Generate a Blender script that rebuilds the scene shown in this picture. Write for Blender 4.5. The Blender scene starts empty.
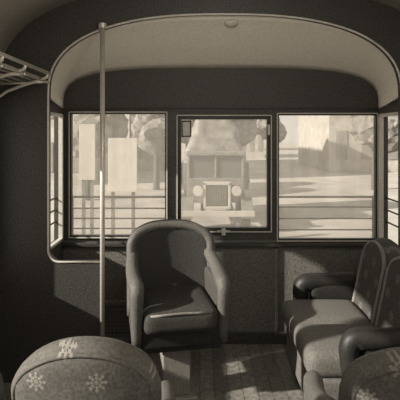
import bpy, bmesh, math, random
from mathutils import Vector, Matrix
random.seed(4)
S=bpy.context.scene
S.view_settings.view_transform='Standard'
COL=S.collection

# ---------------------------------------------------------------- materials
def mat(name,c,rough=.6,noise=.0,nscale=40,metal=0,bump=0,spec=.4):
    m=bpy.data.materials.new(name); m.use_nodes=True
    nt=m.node_tree; b=nt.nodes['Principled BSDF']
    b.inputs['Roughness'].default_value=rough; b.inputs['Metallic'].default_value=metal
    b.inputs['Specular IOR Level'].default_value=spec
    tc=nt.nodes.new('ShaderNodeTexCoord'); n=nt.nodes.new('ShaderNodeTexNoise')
    n.inputs['Scale'].default_value=nscale; n.inputs['Detail'].default_value=5
    nt.links.new(tc.outputs['Object'],n.inputs['Vector'])
    r=nt.nodes.new('ShaderNodeValToRGB')
    r.color_ramp.elements[0].position=.3; r.color_ramp.elements[1].position=.7
    r.color_ramp.elements[0].color=[max(0,x*(1-noise)) for x in c]+[1]
    r.color_ramp.elements[1].color=[min(1,x*(1+noise)) for x in c]+[1]
    nt.links.new(n.outputs['Fac'],r.inputs['Fac']); nt.links.new(r.outputs['Color'],b.inputs['Base Color'])
    if bump:
        bp=nt.nodes.new('ShaderNodeBump'); bp.inputs['Strength'].default_value=bump; bp.inputs['Distance'].default_value=.01
        nt.links.new(n.outputs['Fac'],bp.inputs['Height']); nt.links.new(bp.outputs['Normal'],b.inputs['Normal'])
    return m
def g(v,w=1): # warm grey
    return (v,v*.935,v*.83)

def fabric(name,ax,c0=g(.135),c1=g(.40),su=.185,sv=.105,ou=0,ov=0):
    m=mat(name,c0,.85,.3,90,bump=.15,spec=.25)
    nt=m.node_tree; L=nt.links; b=nt.nodes['Principled BSDF']
    base=b.inputs['Base Color'].links[0].from_socket
    tc=nt.nodes.new('ShaderNodeTexCoord'); sp=nt.nodes.new('ShaderNodeSeparateXYZ'); L.new(tc.outputs['Object'],sp.inputs[0])
    def M(op,a,bb=None,c=None):
        n=nt.nodes.new('ShaderNodeMath'); n.operation=op
        for i,v in enumerate((a,bb,c)):
            if v is None: continue
            if isinstance(v,(int,float)): n.inputs[i].default_value=v
            else: L.new(v,n.inputs[i])
        return n.outputs[0]
    u=M('ADD',sp.outputs[ax[0]],ou); v=M('ADD',sp.outputs[ax[1]],ov)
    vr=M('DIVIDE',v,sv); row=M('FLOOR',vr); off=M('MULTIPLY',M('FLOORED_MODULO',row,2.0),.5)
    fu=M('MULTIPLY',M('SUBTRACT',M('FRACT',M('ADD',M('DIVIDE',u,su),off)),.5),su)
    fv=M('MULTIPLY',M('SUBTRACT',M('FRACT',vr),.5),sv)
    r=M('SQRT',M('ADD',M('MULTIPLY',fu,fu),M('MULTIPLY',fv,fv)))
    th=M('ARCTAN2',fv,fu)
    pet=M('MULTIPLY_ADD',M('COSINE',M('MULTIPLY',th,8.0)),.006,.026)
    inside=M('LESS_THAN',r,pet)
    spokes=M('GREATER_THAN',M('ADD',M('COSINE',M('MULTIPLY',th,8.0)),M('MULTIPLY',M('SINE',M('MULTIPLY',r,520.0)),.9)),-.15)
    mk=M('MULTIPLY',M('MULTIPLY',inside,spokes),.7)
    mx=nt.nodes.new('ShaderNodeMix'); mx.data_type='RGBA'
    L.new(mk,mx.inputs[0]); L.new(base,mx.inputs[6]); mx.inputs[7].default_value=(*c1,1)
    L.new(mx.outputs[2],b.inputs['Base Color'])
    return m

M_dark=mat('dark_varnished_wood',g(.038),.5,.55,90,bump=.15)
M_panel=mat('dark_panel',g(.12),.55,.45,80,bump=.12)
M_pan2=mat('dark_panel_window_posts',g(.05),.5,.45,80,bump=.12)
M_head=mat('dark_header_panel',g(.042),.55,.55,90,bump=.15)
M_frame=mat('window_frame_dark',g(.018),.45,.3,60)
M_cream=mat('cream_enamel',g(.74),.5,.10,60,bump=.05)
M_trim=mat('trim_light',g(.50),.4,.12,60)
M_metal=mat('brushed_metal',g(.55),.35,.1,80,metal=.4)
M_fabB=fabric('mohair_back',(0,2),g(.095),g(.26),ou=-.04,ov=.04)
M_fabS=mat('mohair_seat',g(.040),.8,.3,80,bump=.2,spec=.3)
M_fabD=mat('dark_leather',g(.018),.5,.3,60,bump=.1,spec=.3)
M_fabP=mat('mohair_plain',g(.05),.8,.25,80,bump=.2,spec=.25)
M_pipe=mat('piping',g(.15),.6,.2,60)
M_roll=mat('mohair_roll',g(.08),.65,.25,80,bump=.2)

def floor_mat():
    m=mat('floorboards',g(.19),.42,.4,30,bump=.1)
    nt=m.node_tree;L=nt.links;b=nt.nodes['Principled BSDF']; base=b.inputs['Base Color'].links[0].from_socket
    tc=nt.nodes.new('ShaderNodeTexCoord'); mp=nt.nodes.new('ShaderNodeMapping'); mp.inputs['Rotation'].default_value=(0,0,math.pi/2)
    L.new(tc.outputs['Object'],mp.inputs[0])
    br=nt.nodes.new('ShaderNodeTexBrick'); br.inputs['Color1'].default_value=(1,1,1,1); br.inputs['Color2'].default_value=(.65,.65,.65,1); br.inputs['Mortar'].default_value=(.4,.4,.4,1)
    br.inputs['Scale'].default_value=1; br.inputs['Brick Width'].default_value=1.6; br.inputs['Row Height'].default_value=.09; br.inputs['Mortar Size'].default_value=.003
    L.new(mp.outputs[0],br.inputs['Vector'])
    mx=nt.nodes.new('ShaderNodeMix'); mx.data_type='RGBA'; mx.blend_type='MULTIPLY'; mx.inputs[0].default_value=1
    L.new(base,mx.inputs[6]); L.new(br.outputs['Color'],mx.inputs[7]); L.new(mx.outputs[2],b.inputs['Base Color'])
    return m
M_floor=floor_mat()

# ---------------------------------------------------------------- helpers
def link(o,parent=None):
    COL.objects.link(o)
    if parent: o.parent=parent
    return o
def empty(name,loc=(0,0,0),rz=0,sc=1):
    e=bpy.data.objects.new(name,None); e.location=loc; e.rotation_euler=(0,0,rz); e.scale=(sc,)*3
    e.empty_display_size=.1
    return link(e)
def finish(name,bm,m,parent=None,smooth=False):
    bmesh.ops.recalc_face_normals(bm,faces=bm.faces)
    me=bpy.data.meshes.new(name); bm.to_mesh(me); bm.free()
    if not isinstance(m,(list,tuple)): m=[m]
    for x in m: me.materials.append(x)
    if smooth:
        for p in me.polygons: p.use_smooth=True
    return link(bpy.data.objects.new(name,me),parent)
def addbox(bm,x0,x1,y0,y1,z0,z1,mi=0):
    vs=[bm.verts.new(p) for p in [(x0,y0,z0),(x1,y0,z0),(x1,y1,z0),(x0,y1,z0),(x0,y0,z1),(x1,y0,z1),(x1,y1,z1),(x0,y1,z1)]]
    for f in [(0,1,2,3),(4,7,6,5),(0,4,5,1),(1,5,6,2),(2,6,7,3),(3,7,4,0)]:
        fc=bm.faces.new([vs[i] for i in f]); fc.material_index=mi
def boxes(name,lst,m,parent=None,bevel=0):
    bm=bmesh.new()
    for b in lst: addbox(bm,*b)
    o=finish(name,bm,m,parent)
    if bevel:
        md=o.modifiers.new('b','BEVEL'); md.width=bevel; md.segments=2; md.limit_method='ANGLE'
    return o
def tube(name,pts,r,m,parent=None,closed=False,res=8):
    bm=bmesh.new(); P=[Vector(p) for p in pts]; n=len(P); rings=[]
    R=r if isinstance(r,(list,tuple)) else [r]*n
    up=None
    for i,p in enumerate(P):
        a=P[i-1] if (i>0 or closed) else P[i]; b=P[(i+1)%n] if (i<n-1 or closed) else P[i]
        t=(b-a).normalized()
        if up is None:
            up=Vector((0,0,1)) if abs(t.z)<.9 else Vector((0,1,0))
        s=t.cross(up)
        if s.length<1e-4: s=t.cross(Vector((1,0,0)))
        s.normalize(); up=s.cross(t).normalized()
        rings.append([bm.verts.new(p+s*R[i]*math.cos(2*math.pi*k/res)+up*R[i]*math.sin(2*math.pi*k/res)) for k in range(res)])
    for i in range(n if closed else n-1):
        A=rings[i];B=rings[(i+1)%n]
        for k in range(res): bm.faces.new([A[k],A[(k+1)%res],B[(k+1)%res],B[k]])
    if not closed:
        bm.faces.new(rings[0]); bm.faces.new(rings[-1])
    return finish(name,bm,m,parent,True)
def rblock(name,c,size,r,m,parent=None,deform=None,n=13,puff=0):
    bm=bmesh.new(); bmesh.ops.create_cube(bm,size=2)
    bmesh.ops.subdivide_edges(bm,edges=bm.edges[:],cuts=n,use_grid_fill=True)
    h=Vector(size)/2
    for v in bm.verts:
        q=Vector([math.sin(max(-1,min(1,t))*math.pi/2) for t in v.co])
        p=Vector((q.x*h.x,q.y*h.y,q.z*h.z))
        inn=Vector([max(-(h[i]-r),min(h[i]-r,p[i])) for i in range(3)])
        d=p-inn
        if d.length>1e-6: p=inn+d.normalized()*r
        if puff:
            k=(1-q.x**2)*(1-q.y**2) if abs(q.z)>.9 else 0
            if abs(q.z)>.9: p.z+=puff*k*(1 if q.z>0 else -1)
        if deform: p=deform(p,h)
        v.co=p+Vector(c)
    return finish(name,bm,m,parent,True)
def cyl(name,c,r,depth,axis,m,parent=None,seg=24,r2=None):
    bm=bmesh.new(); bmesh.ops.create_cone(bm,cap_ends=True,segments=seg,radius1=r,radius2=r if r2 is None else r2,depth=depth)
    if axis=='X': bmesh.ops.rotate(bm,matrix=Matrix.Rotation(math.pi/2,3,'Y'),verts=bm.verts)
    if axis=='Y': bmesh.ops.rotate(bm,matrix=Matrix.Rotation(math.pi/2,3,'X'),verts=bm.verts)
    bmesh.ops.translate(bm,vec=c,verts=bm.verts)
    return finish(name,bm,m,parent)

# ---------------------------------------------------------------- room shell
CX=.16; YB=3.10; YR=3.69; F=480
def sup(half,spring,h,n=2.5,k=48,cx=CX):
    out=[]
    for i in range(k+1):
        t=math.pi*(1-i/k); c=math.cos(t); s=math.sin(t)
        out.append((cx+half*math.copysign(abs(c)**(2/n),c), spring+h*abs(s)**(2/n)))
    return out
def loft(name,stations,m,thick=.02):
    bm=bmesh.new(); R=[[bm.verts.new((x,y,z)) for x,z in prof] for y,prof in stations]
    for a,b in zip(R,R[1:]):
        for i in range(len(a)-1): bm.faces.new([a[i],a[i+1],b[i+1],b[i]])
    o=finish(name,bm,m,None,True)
    md=o.modifiers.new('s','SOLIDIFY'); md.thickness=thick; md.offset=1
    return o
Y0=-1.3
outer=sup(1.46,1.9,.68)
loft('ceiling',[(Y0,outer),(YB,outer)],M_cream)
inner=sup(1.14,1.86,.52)
st=[]
for i in range(9):
    t=i/8; e=t**1.3
    st.append((YB+.02+(YR+.02-YB-.02)*t, sup(1.15+.06*t,1.86-.06*t,.525+(.305-.525)*e,2.5+1.2*t)))
loft('ceiling_bay',st,M_cream)

boxes('floor',[(-1.36,1.68,Y0,YR+.06,-.06,0)],M_floor)

bm=bmesh.new()
ol=[(-.626,0),(-.626,.78)]
rr=.075
for i in range(7):
    a=math.pi/2*(i/6); ol.append((-.98+rr-rr*math.sin(a), .78+rr-rr*math.cos(a)))
ol+= inner
ol+=[(1.30,0),(1.62,0)]
ol+=[(x,z) for x,z in reversed(outer)]
ol+=[(-1.30,0)]
f0=[bm.verts.new((x,YB,z)) for x,z in ol]; f1=[bm.verts.new((x,YB+.05,z)) for x,z in ol]
n=len(ol)
e=[bm.edges.new((f0[i],f0[(i+1)%n])) for i in range(n)]
bmesh.ops.triangle_fill(bm,edges=e,use_beauty=True)
e=[bm.edges.new((f1[i],f1[(i+1)%n])) for i in range(n)]
bmesh.ops.triangle_fill(bm,edges=e,use_beauty=True)
for i in range(n): bm.faces.new([f0[i],f0[(i+1)%n],f1[(i+1)%n],f1[i]])
finish('wall_partition',bm,M_dark)
tl=[(x,YB-.002,z) for x,z in ol[1:len(ol)-2-len(outer)]]
tube('trim_1',tl,.007,M_trim,res=8)

# rear wall
ZT=2.16
lw=(-1.0,-.254,.815,1.775); cw=(-.175,.545,.86,1.75); rw=(.592,1.36,.79,1.765)
XL,XR=-1.05,1.37
boxes('wall_rear',[(XL-.06,XR+.06,YR,YR+.06,0,.79)],M_panel)
boxes('wall_rear_posts',[(XL-.06,.592,YR,YR+.06,.79,.815),(cw[0],cw[1],YR,YR+.06,.815,.86),
 (XL-.06,lw[0],YR,YR+.06,.815,1.775),(lw[1],cw[0],YR,YR+.06,.815,1.775),(cw[1],rw[0],YR,YR+.06,.815,1.775),(rw[1],XR+.06,YR,YR+.06,.79,1.765)],M_pan2)
boxes('wall_rear_header',[(XL-.06,XR+.06,YR,YR+.06,1.775,ZT),(cw[0],cw[1],YR,YR+.06,1.75,1.775),(cw[1]+.047,XR+.06,YR,YR+.06,1.765,1.775)],M_head)
boxes('trim_2',[(XL,XR,YR-.012,YR,1.80,1.815)],M_head,bevel=.004)
boxes('trim_3',[(XL,XR,YR-.035,YR,.745,.775)],M_dark,bevel=.006)
boxes('trim_4',[(.575,.60,YR-.02,YR,.09,.74),(-.23,-.205,YR-.02,YR,.09,.74)],M_dark,bevel=.004)
boxes('baseboard_rear',[(XL,XR,YR-.02,YR,0,.09)],M_dark,bevel=.004)

def glassm():
    m=bpy.data.materials.new('window_glass'); m.use_nodes=True; nt=m.node_tree
    for x in list(nt.nodes): nt.nodes.remove(x)
    o=nt.nodes.new('ShaderNodeOutputMaterial'); mx=nt.nodes.new('ShaderNodeMixShader'); t=nt.nodes.new('ShaderNodeBsdfTransparent'); gg=nt.nodes.new('ShaderNodeBsdfGlossy')
    gg.inputs['Roughness'].default_value=.05; mx.inputs[0].default_value=.05; t.inputs[0].default_value=(.98,.97,.96,1)
    d=nt.nodes.new('ShaderNodeBsdfTranslucent'); d.inputs[0].default_value=(.9,.86,.79,1); m2=nt.nodes.new('ShaderNodeMixShader'); m2.inputs[0].default_value=.18  # translucent layer washes out the view, imitating outdoor haze
    nt.links.new(t.outputs[0],mx.inputs[1]); nt.links.new(gg.outputs[0],mx.inputs[2]); nt.links.new(mx.outputs[0],m2.inputs[1]); nt.links.new(d.outputs[0],m2.inputs[2]); nt.links.new(m2.outputs[0],o.inputs[0]); return m
M_glass=glassm()
def window(name,w,fw,m,yf=YR-.015,trim=True):
    x0,x1,z0,z1=w; root=empty(name)
    boxes('frame',[(x0,x0+fw,yf,yf+.05,z0,z1),(x1-fw,x1,yf,yf+.05,z0,z1),(x0+fw,x1-fw,yf,yf+.05,z0,z0+fw),(x0+fw,x1-fw,yf,yf+.05,z1-fw,z1)],m,root,.003)
    boxes('glass',[(x0+fw,x1-fw,yf+.03,yf+.034,z0+fw,z1-fw)],M_glass,root)
    if trim:
        t=.007; a=.004
        boxes('bead',[(x0-a,x0+t-a,yf-.008,yf,z0,z1),(x1-t+a,x1+a,yf-.008,yf,z0,z1),(x0,x1,yf-.008,yf,z0-a,z0+t-a),(x0,x1,yf-.008,yf,z1-t+a,z1+a)],M_trim,root)
    return root
window('window_1',lw,.014,M_frame); w2=window('window_2',cw,.030,M_frame); window('window_3',rw,.014,M_frame)
boxes('latches',[(.518,.535,YR-.03,YR-.015,1.60,1.68)],M_trim,w2,bevel=.003)
boxes('catch_plate',[(.13,.23,YR-.03,YR-.015,.855,.872),(.165,.195,YR-.045,YR-.015,.835,.885)],M_trim,w2,bevel=.003)
pr=empty('placard')
px0,px1,pz0,pz1=-.142,-.067,1.585,1.71
boxes('placard_frame',[(px0,px0+.01,YR-.012,YR,pz0,pz1),(px1-.01,px1,YR-.012,YR,pz0,pz1),(px0,px1,YR-.012,YR,pz0,pz0+.01),(px0,px1,YR-.012,YR,pz1-.01,pz1)],M_frame,pr)
boxes('placard_card',[(px0+.01,px1-.01,YR-.006,YR-.001,pz0+.01,pz1-.01)],M_trim,pr)

def rails(name,pts_z,x0,x1):
    root=empty(name)
    for i,z in enumerate(pts_z):
        tube('rail_%d'%i,[(x0,YR+.11,z),(x1,YR+.11,z)],.009 if i==0 else .006,M_pan2,root)
    for i,x in enumerate((x0+.01,x1-.01)):
        tube('post_%d'%i,[(x,YR+.11,min(pts_z)-.08),(x,YR+.11,max(pts_z)+.01)],.009,M_pan2,root)
    for x in (x0+.01,x1-.01):
        tube('bracket',[(x,YR+.055,min(pts_z)-.06),(x,YR+.115,min(pts_z)-.06)],.009,M_pan2,root)
rails('guard_rail',[1.11,1.02,.94,.86],-1.02,-.24)
rails('guard_rail',[1.11,1.03,.94,.85],.58,1.38)

def sidebay(name,x,s,wn):
    t=.06; a,b=(x-t,x) if s<0 else (x,x+t)
    y0,y1=YB+.05,YR
    boxes(name,[(a,b,y0,y1,0,.80),(a,b,y0,y1,1.76,1.9),(a,b,y0,y0+.06,.80,1.76),(a,b,y1-.04,y1,.80,1.76)],M_pan2)
    root=empty(wn); xi=x-.012 if s>0 else x-.02; w=.032
    ya,yb=y0+.06,y1-.04
    boxes('frame',[(xi,xi+w,ya,ya+.02,.80,1.76),(xi,xi+w,yb-.02,yb,.80,1.76),(xi,xi+w,ya,yb,.80,.82),(xi,xi+w,ya,yb,1.735,1.76)],M_trim,root,.003)
    xo=x+s*.05
    for i,z in enumerate([1.12,1.03,.94]): tube('rail_%d'%i,[(xo,ya,z),(xo,yb,z)],.007,M_panel,root)
sidebay('wall_bay_left',XL,-1,'window_4'); sidebay('wall_bay_right',XR,1,'window_5')

def side(name,x0,x1,wins,wn,fi):
    zs,zt=.72,1.75; L=[(x0,x1,Y0,YB,0,zs),(x0,x1,Y0,YB,zt,1.93)]
    y=Y0
    for a,b in wins: L.append((x0,x1,y,a,zs,zt)); y=b
    L.append((x0,x1,y,YB,zs,zt))
    boxes(name,L,M_pan2)
    for a,b in wins:
        root=empty('window_%d'%wn[0]); wn[0]+=1; f=.02
        boxes('frame',[(x0-.005,x1+.005,a,a+f,zs,zt),(x0-.005,x1+.005,b-f,b,zs,zt),(x0-.005,x1+.005,a+f,b-f,zs,zs+f),(x0-.005,x1+.005,a+f,b-f,zt-f,zt)],M_frame,root,.003)
wn=[6]
W=[(-1.1,-.2),(-.05,.85),(1.0,1.9),(2.05,2.985)]
side('wall_left',-1.36,-1.30,W,wn,1); side('wall_right',1.62,1.68,W,wn,-1)

# grab pole
root=empty('grab_pole')
ztop=2.31
tube('pole',[(-.626,YB-.02,0.0),(-.626,YB-.02,ztop)],.0155,M_metal,root,res=16)
cyl('foot_flange',(-.626,YB-.02,.01),.035,.02,'Z',M_metal,root)
cyl('top_flange',(-.626,YB-.02,ztop-.01),.026,.03,'Z',M_metal,root)

# luggage rack
root=empty('luggage_rack')
XW=-1.30
bars=[(-.945,1.985,.011),(-.99,1.955,.007),(-1.05,1.945,.007),(-1.11,1.938,.007),(-1.17,1.932,.007),(-1.23,1.926,.007)]
for i,(x,z,r) in enumerate(bars): tube('bar_%d'%i,[(x,.9,z),(x,3.04,z)],r,M_metal,root)
tube('lower_rail',[(-.955,.9,1.93),(-.955,3.04,1.93)],.006,M_metal,root)
for y in (1.0,1.65,2.3,2.6,2.98):
    tube('bracket_%d'%int(y*10),[(XW,y,1.80),(-1.2,y,1.87),(-1.08,y,1.915),(-.99,y,1.94),(-.95,y,1.96),(-.945,y,1.985)],.010,M_metal,root)
    tube('arm_%d'%int(y*10),[(XW,y,1.915),(-.945,y,1.93)],.007,M_metal,root)

# heater grille
root=empty('heater_grille')
gx0,gx1,gz0,gz1=-.76,-.30,.04,.34; gy=YR-.06
boxes('casing',[(gx0,gx1,gy,YR-.021,gz0,gz0+.03),(gx0,gx1,gy,YR-.021,gz1-.03,gz1),(gx0,gx0+.03,gy,YR-.021,gz0,gz1),(gx1-.03,gx1,gy,YR-.021,gz0,gz1)],M_pipe,root,.003)
boxes('slats',[(gx0+.03,gx1-.03,gy+.008,gy+.02,gz0+.04+i*.027,gz0+.052+i*.027) for i in range(8)]+[(gx0+.05+i*.03,gx0+.056+i*.03,gy+.005,gy+.012,gz0+.03,gz1-.03) for i in range(13)],M_pipe,root)
boxes('legs',[(gx0,gx0+.03,gy,YR-.03,0,gz0),(gx1-.03,gx1,gy,YR-.03,0,gz0)],M_panel,root)

# small bay ceiling lamp
root=empty('fill_lamp',(.21,YB+.13,2.355))
bm=bmesh.new(); bmesh.ops.create_uvsphere(bm,u_segments=24,v_segments=12,radius=.05)
for v in bm.verts: v.co.z*=.6
finish('glass_bowl',bm,M_trim,root,True)
cyl('lamp_base',(0,0,.02),.06,.02,'Z',M_metal,root)

# ---------------------------------------------------------------- seating
def back_cushion(root,cx,w,z0,z1,y,th,drop,wrap,m,lean=.10,name='back',roll=.012,mroll=None,ex=2.3):
    H=z1-z0; zc=(z0+z1)/2
    def shape(u,tz): return drop*(u**ex)*tz
    def d(p,h):
        u=abs(p.x)/h.x; tz=(p.z+h.z)/(2*h.z)
        p=p.copy()
        p.z-= shape(u,tz)
        p.x*= 1-.10*max(0,.5-tz)
        p.y+= lean*tz - wrap*u*u
        return p
    rblock(name,(cx,y,zc),(w,th,H),min(th*.48,.07),m,root,d,15)
    for side_,off,rr_,mm in (('front_piping',-th*.5+roll*.5,roll,mroll or M_pipe),('rear_piping',th*.42,.006,m)):
        pts=[]
        ins=max(.028,rr_)
        hw=w/2-ins
        def P(x,z):
            tz=(z-z0)/H; u=abs(x)/(w/2)
            return (cx+x, y+off+lean*tz-wrap*u*u, z-shape(u,tz))
        for i in range(8): pts.append(P(-hw,z0+.06+(H-.14)*i/7))
        for i in range(1,6):
            a=math.pi/2*i/6; pts.append(P(-hw+.05-.05*math.cos(a),z1-.08+(.08-ins)*math.sin(a)))
        for i in range(0,13): pts.append(P(-hw+.05+(2*hw-.1)*i/12,z1-ins))
        for i in range(1,6):
            a=math.pi/2*i/6; pts.append(P(hw-.05+.05*math.sin(a),z1-.08+(.08-ins)*math.cos(a)))
        for i in range(8): pts.append(P(hw,z1-.08-(H-.14)*i/7))
        tube(name+'_'+side_,pts,rr_,mm,root,res=12)
def arm(root,cx,w,y0,y1,z0,z1,name,m,mtop,sgn=1,rise=.08):
    L=y1-y0; rr=w*.5
    rblock(name,(cx-sgn*w*.06,(y0+y1)/2+.01,(z0+z1-rr)/2),(w*.72,L-.02,z1-rr-z0),w*.3,m,root,None,9)
    pts=[];R=[]
    for i in range(11):
        t=i/10; pts.append((cx+sgn*.012*math.sin(t*math.pi),y1-L*t,z1-rr+rise*(1-t)**1.7)); R.append(rr*(.9+.1*t))
    for k in range(1,7):
        a=math.pi/2*k/6
        pts.append((cx,y0-rr*.9*math.sin(a)*.8,z1-rr-rr*1.2*(1-math.cos(a)))); R.append(rr*(1-.1*k/6))
    zb=z1-rr-rr*1.2; 
    for k in range(1,6):
        t=k/5; pts.append((cx,y0-rr*.72+.03*t,zb-(zb-z0-.02)*t)); R.append(rr*(.9-.25*t))
    tube(name+'_roll',pts,R,mtop,root,res=14)
M_metalP=mat('pedestal_paint',g(.2),.4,.2,60)
def armchair(loc,rz,w=.56,aw=.10,z_seat=.555,z_top=1.02,z_bot=.38,z_arm=.76,fabS=None,fabB=None,depth=.54,drop=.13,roll=.012,lean=.10,armout=.25,rise=.08,ex=2.3):
    root=empty('armchair',loc,rz)
    fabS=fabS or M_fabS; fabB=fabB or M_fabB
    ax=w/2+ (aw*armout)
    back_cushion(root,0,w,z_bot+.03,z_top,depth/2-.09,.13,drop,.07,fabB,roll=roll,mroll=M_roll,lean=lean,ex=ex)
    arm(root,-ax,aw,-depth/2+.06,depth/2-.1,z_bot,z_arm,'arm_1',M_fabP,M_roll,-1,rise)
    arm(root,ax,aw,-depth/2+.06,depth/2-.1,z_bot,z_arm,'arm_2',M_fabP,M_roll,1,rise)
    rblock('seat_cushion',(0,-.04,z_seat-.065),(2*ax-aw+.02,depth-.06,.14),.05,fabS,root,None,13,puff=.02)
    zf=z_seat-.12
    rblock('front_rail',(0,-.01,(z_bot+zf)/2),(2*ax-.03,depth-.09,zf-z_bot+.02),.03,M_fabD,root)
    cw_=(2*ax-aw)/2-.03; yf=-.04-(depth-.06)/2
    tube('cushion_welt',[(-cw_,yf+.012,z_seat-.02),(-cw_*.5,yf+.006,z_seat-.015),(0,yf+.006,z_seat-.012),(cw_*.5,yf+.006,z_seat-.015),(cw_,yf+.012,z_seat-.02)],.008,M_pipe,root)
    boxes('under_frame',[(-w*.42,w*.42,-depth*.38,depth*.38,z_bot-.03,z_bot+.01)],M_frame,root,.006)
    bm=bmesh.new()
    addbox(bm,-.085,.085,-.085,.085,.03,z_bot-.03); addbox(bm,-.12,.12,-.12,.12,0,.03); addbox(bm,-.13,.13,-.13,.13,z_bot-.06,z_bot-.03)
    o=finish('pedestal',bm,M_metalP,root); md=o.modifiers.new('b','BEVEL'); md.width=.008; md.segments=3
    return root
M_fabDB=mat('mohair_back_shaded',g(.022),.7,.25,80,bump=.2)  # shade on the inner back put into the colour, pattern left out
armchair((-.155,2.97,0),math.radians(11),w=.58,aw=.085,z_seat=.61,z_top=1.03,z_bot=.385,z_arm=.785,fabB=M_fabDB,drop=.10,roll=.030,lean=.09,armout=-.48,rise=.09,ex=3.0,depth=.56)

armchair((-.375,1.75,0),math.pi+math.radians(2),w=.485,aw=.07,z_seat=.47,z_top=.965,z_bot=.30,z_arm=.60,depth=.5,drop=.14,armout=0,ex=2.2)
armchair((-.885,1.75,0),math.pi,w=.475,aw=.07,z_seat=.47,z_top=.935,z_bot=.30,z_arm=.60,depth=.5,armout=0)
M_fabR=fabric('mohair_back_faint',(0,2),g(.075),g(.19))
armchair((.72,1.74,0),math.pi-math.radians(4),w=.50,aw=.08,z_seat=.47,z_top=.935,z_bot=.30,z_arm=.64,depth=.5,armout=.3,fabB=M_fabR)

# sofa
M_fabL=mat('mohair_sofa_seat',g(.105),.8,.25,80,bump=.2)
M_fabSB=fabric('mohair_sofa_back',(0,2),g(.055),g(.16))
root=empty('sofa',(.885,2.89,0),-math.pi/2)
for i,cx in enumerate((-.215,.215)):
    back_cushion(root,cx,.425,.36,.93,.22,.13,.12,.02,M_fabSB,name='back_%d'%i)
    rblock('seat_cushion_%d'%i,(cx,-.08,.405),(.425,.50,.14),.05,M_fabL,root,None,13,puff=.015)
rblock('seat_base',(0,-.045,.22),(.86,.50,.25),.03,M_fabL,root)
boxes('plinth',[(-.42,.42,-.24,.24,0,.10)],M_frame,root,.005)
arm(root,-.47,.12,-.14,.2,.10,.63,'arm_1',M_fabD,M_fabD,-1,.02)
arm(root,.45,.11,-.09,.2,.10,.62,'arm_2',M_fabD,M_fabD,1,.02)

# ---------------------------------------------------------------- outside; haze put into the colours, darks kept pale
M_ground=mat('dusty_road',g(.36),.95,.2,.8)
M_wallL=mat('pale_stucco',g(.40),.9,.2,1.5)
M_bdark=mat('building_window',g(.25),.6,.2,2)
M_leaf=mat('foliage',g(.20),.9,.4,3)
M_white=mat('white_board',g(.48),.8,.10,4)
M_truck=mat('truck_paint',g(.17),.6,.3,6)
M_tarp=mat('tarpaulin',g(.22),.9,.5,5,bump=.6)
M_tyre=mat('tyre',g(.09),.8,.2,20)
GZ=-.9
boxes('ground',[(-60,60,-20,160,GZ-.1,GZ)],M_ground)
root=empty('tram_track')
for x in (-.55,.9): boxes('rail',[(x-.04,x+.04,3.9,120,GZ,GZ+.05)],M_truck,root)
def building(x0,x1,y0,y1,h,nx,nz):
    root=empty('building')
    boxes('walls',[(x0,x1,y0,y1,GZ,GZ+h)],M_wallL,root)
    boxes('cornice',[(x0-.2,x1+.2,y0-.2,y1,GZ+h,GZ+h+.35)],M_truck,root)
    L=[];dx=(x1-x0)/nx;dz=h/nz
    for i in range(nx):
        for j in range(nz): L.append((x0+dx*(i+.28),x0+dx*(i+.72),y0-.05,y0+.02,GZ+dz*(j+.25),GZ+dz*(j+.8)))
    boxes('windows',L,M_bdark,root)
building(-13,-5.4,24,34,8,5,3); building(-5.0,-2.4,34,44,6.5,2,2)
building(8.6,17,32,42,7,5,2); building(3.2,7,52,60,6,4,2)
building(-1.6,2.6,75,85,9,3,3)
def tree(x,y,h):
    root=empty('tree')
    cyl('trunk',(x,y,GZ+h*.25),.16,h*.5,'Z',M_tyre,root,12,.1)
    bm=bmesh.new()
    for k in range(9):
        a=random.random()*6.28; r=random.random()*h*.2
        bmesh.ops.create_icosphere(bm,subdivisions=3,radius=h*(.14+.08*random.random()),matrix=Matrix.Translation((x+r*math.cos(a),y+r*math.sin(a),GZ+h*(.5+.35*random.random()))))
    for v in bm.verts: v.co+=Vector((random.uniform(-.1,.1),random.uniform(-.1,.1),random.uniform(-.1,.1)))
    finish('crown',bm,M_leaf,root)
tree(-4.3,18.5,4.6); tree(-2.0,22,4.2); tree(2.2,30,5.5); tree(8.0,22,4.4); tree(6.2,44,4.5); tree(-.9,34,6)
def board(x0,x1,y,z0,z1):
    root=empty('sign_board')
    boxes('panel',[(x0,x1,y,y+.04,z0,z1)],M_white,root,.005)
    boxes('posts',[(x0+.05,x0+.11,y+.04,y+.1,GZ,z1),(x1-.11,x1-.05,y+.04,y+.1,GZ,z1)],M_truck,root)
def wx(px,y): return (px-200)*y/F
def wz(py,y): return 1.6-(py-135)*y/F
board(wx(108,9),wx(137,9),9,wz(192,9),wz(138,9)); board(wx(79,10),wx(95,10),10,wz(180,10),wz(124,10))

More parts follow.
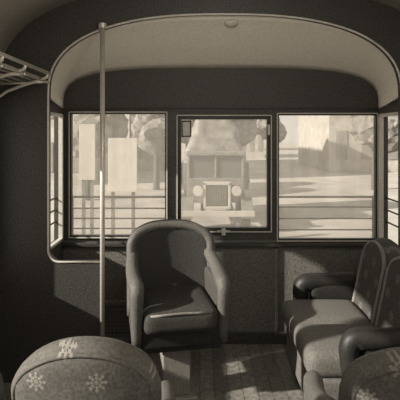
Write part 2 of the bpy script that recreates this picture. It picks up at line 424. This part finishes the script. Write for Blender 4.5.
def truck(x,y,s=1):
    root=empty('truck',(x,y,GZ),0,s)
    rblock('bonnet',(0,.35,.95),(.62,.9,.5),.12,M_truck,root)
    boxes('radiator_shell',[(-.33,-.27,-.14,-.06,.62,1.22),(.27,.33,-.14,-.06,.62,1.22),(-.33,.33,-.14,-.06,1.16,1.24),(-.33,.33,-.14,-.06,.58,.64)],M_wallL,root,.01)
    boxes('radiator_core',[(-.27,.27,-.09,-.06,.64,1.16)]+[(-.27+i*.06,-.25+i*.06,-.12,-.09,.64,1.16) for i in range(10)],M_tyre,root)
    for i,sx in enumerate((-1,1)):
        cyl('headlamp_%d'%i,(sx*.47,-.12,1.02),.12,.12,'Y',M_wallL,root)
        cyl('wheel_%d'%i,(sx*.72,.15,.38),.38,.16,'X',M_tyre,root)
        cyl('hub_%d'%i,(sx*.81,.15,.38),.12,.03,'X',M_white,root)
        pts=[(sx*.72,.15-.46*math.cos(a),.38+.46*math.sin(a)) for a in [k*math.pi/8 for k in range(9)]]
        bm=bmesh.new(); prev=None
        for p in pts:
            v=[bm.verts.new((p[0]-.14,p[1],p[2])),bm.verts.new((p[0]+.14,p[1],p[2]))]
            if prev: bm.faces.new([prev[0],prev[1],v[1],v[0]])
            prev=v
        o=finish('fender_%d'%i,bm,M_truck,root); md=o.modifiers.new('s','SOLIDIFY'); md.thickness=.03
        cyl('rear_wheel_%d'%i,(sx*.78,2.6,.42),.42,.22,'X',M_tyre,root)
    boxes('bumper',[(-.9,.9,-.32,-.26,.42,.56)],M_wallL,root,.01)
    boxes('bumper_irons',[(-.35,-.29,-.27,.1,.45,.52),(.29,.35,-.27,.1,.45,.52)],M_tyre,root)
    boxes('cab',[(-.75,.75,.8,1.6,.6,1.25),(-.75,-.68,.8,1.6,1.25,1.9),(.68,.75,.8,1.6,1.25,1.9),(-.03,.03,.8,.86,1.25,1.85),(-.78,.78,.72,1.65,1.84,1.94)],M_truck,root,.02)
    boxes('windscreen',[(-.68,-.03,.85,.87,1.25,1.84),(.03,.68,.85,.87,1.25,1.84)],M_tyre,root)
    boxes('bed',[(-.95,.95,1.65,3.6,.85,1.0),(-.95,-.9,1.65,3.6,1.0,1.6),(.9,.95,1.65,3.6,1.0,1.6),(-.95,.95,1.65,1.7,1.0,1.6)],M_truck,root,.01)
    boxes('chassis',[(-.4,-.3,.1,3.5,.5,.62),(.3,.4,.1,3.5,.5,.62),(-.78,.78,.12,.18,.35,.41),(-.78,.78,2.57,2.63,.39,.45)],M_tyre,root)
    def d(p,h):
        t=(p.z+h.z)/(2*h.z); p=p.copy(); p.x*=1-.62*t**1.5; p.x+=.05*math.sin(p.z*9+p.y*3); p.z+=.06*math.sin(p.x*7+p.y*4); return p
    rblock('load',(0,2.6,2.05),(2.0,1.8,2.1),.2,M_tarp,root,d,13)
truck(wx(217,12.4),12.4,1.05)

# ---------------------------------------------------------------- light
w=bpy.data.worlds.new('sky'); S.world=w; w.use_nodes=True
w.node_tree.nodes['Background'].inputs[0].default_value=(1,.945,.85,1)
w.node_tree.nodes['Background'].inputs[1].default_value=.9
sd=bpy.data.lights.new('sun','SUN'); sd.energy=9.5; sd.angle=math.radians(1.2); sd.color=(1,.945,.85)
so=link(bpy.data.objects.new('sun',sd)); so.rotation_euler=Vector((1,.375,-.5)).to_track_quat('-Z','Y').to_euler()
for i,y in enumerate((.2,1.9)):  # unseen lamps added along the ceiling as interior fill
    r=empty('fill_lamp',(.16,y,2.53))
    cyl('lamp_base',(0,0,.02),.09,.03,'Z',M_metal,r)
    bm=bmesh.new(); bmesh.ops.create_uvsphere(bm,u_segments=24,v_segments=12,radius=.075)
    for v in bm.verts: v.co.z=v.co.z*.5
    finish('glass_bowl',bm,M_trim,r,True)
    ld=bpy.data.lights.new('fill_bulb','POINT'); ld.energy=14; ld.shadow_soft_size=.12; ld.color=(1,.945,.85)  # added fill light, brightens ceiling and walls
    lo=link(bpy.data.objects.new('fill_bulb',ld),r); lo.location=(0,0,-.2)

cam=bpy.data.cameras.new('camera'); co=link(bpy.data.objects.new('camera',cam))
co.location=(0,0,1.6); co.rotation_euler=(math.pi/2,0,0)
cam.sensor_width=36; cam.lens=F/400*36; cam.shift_y=-65/400; cam.clip_start=.02
S.camera=co
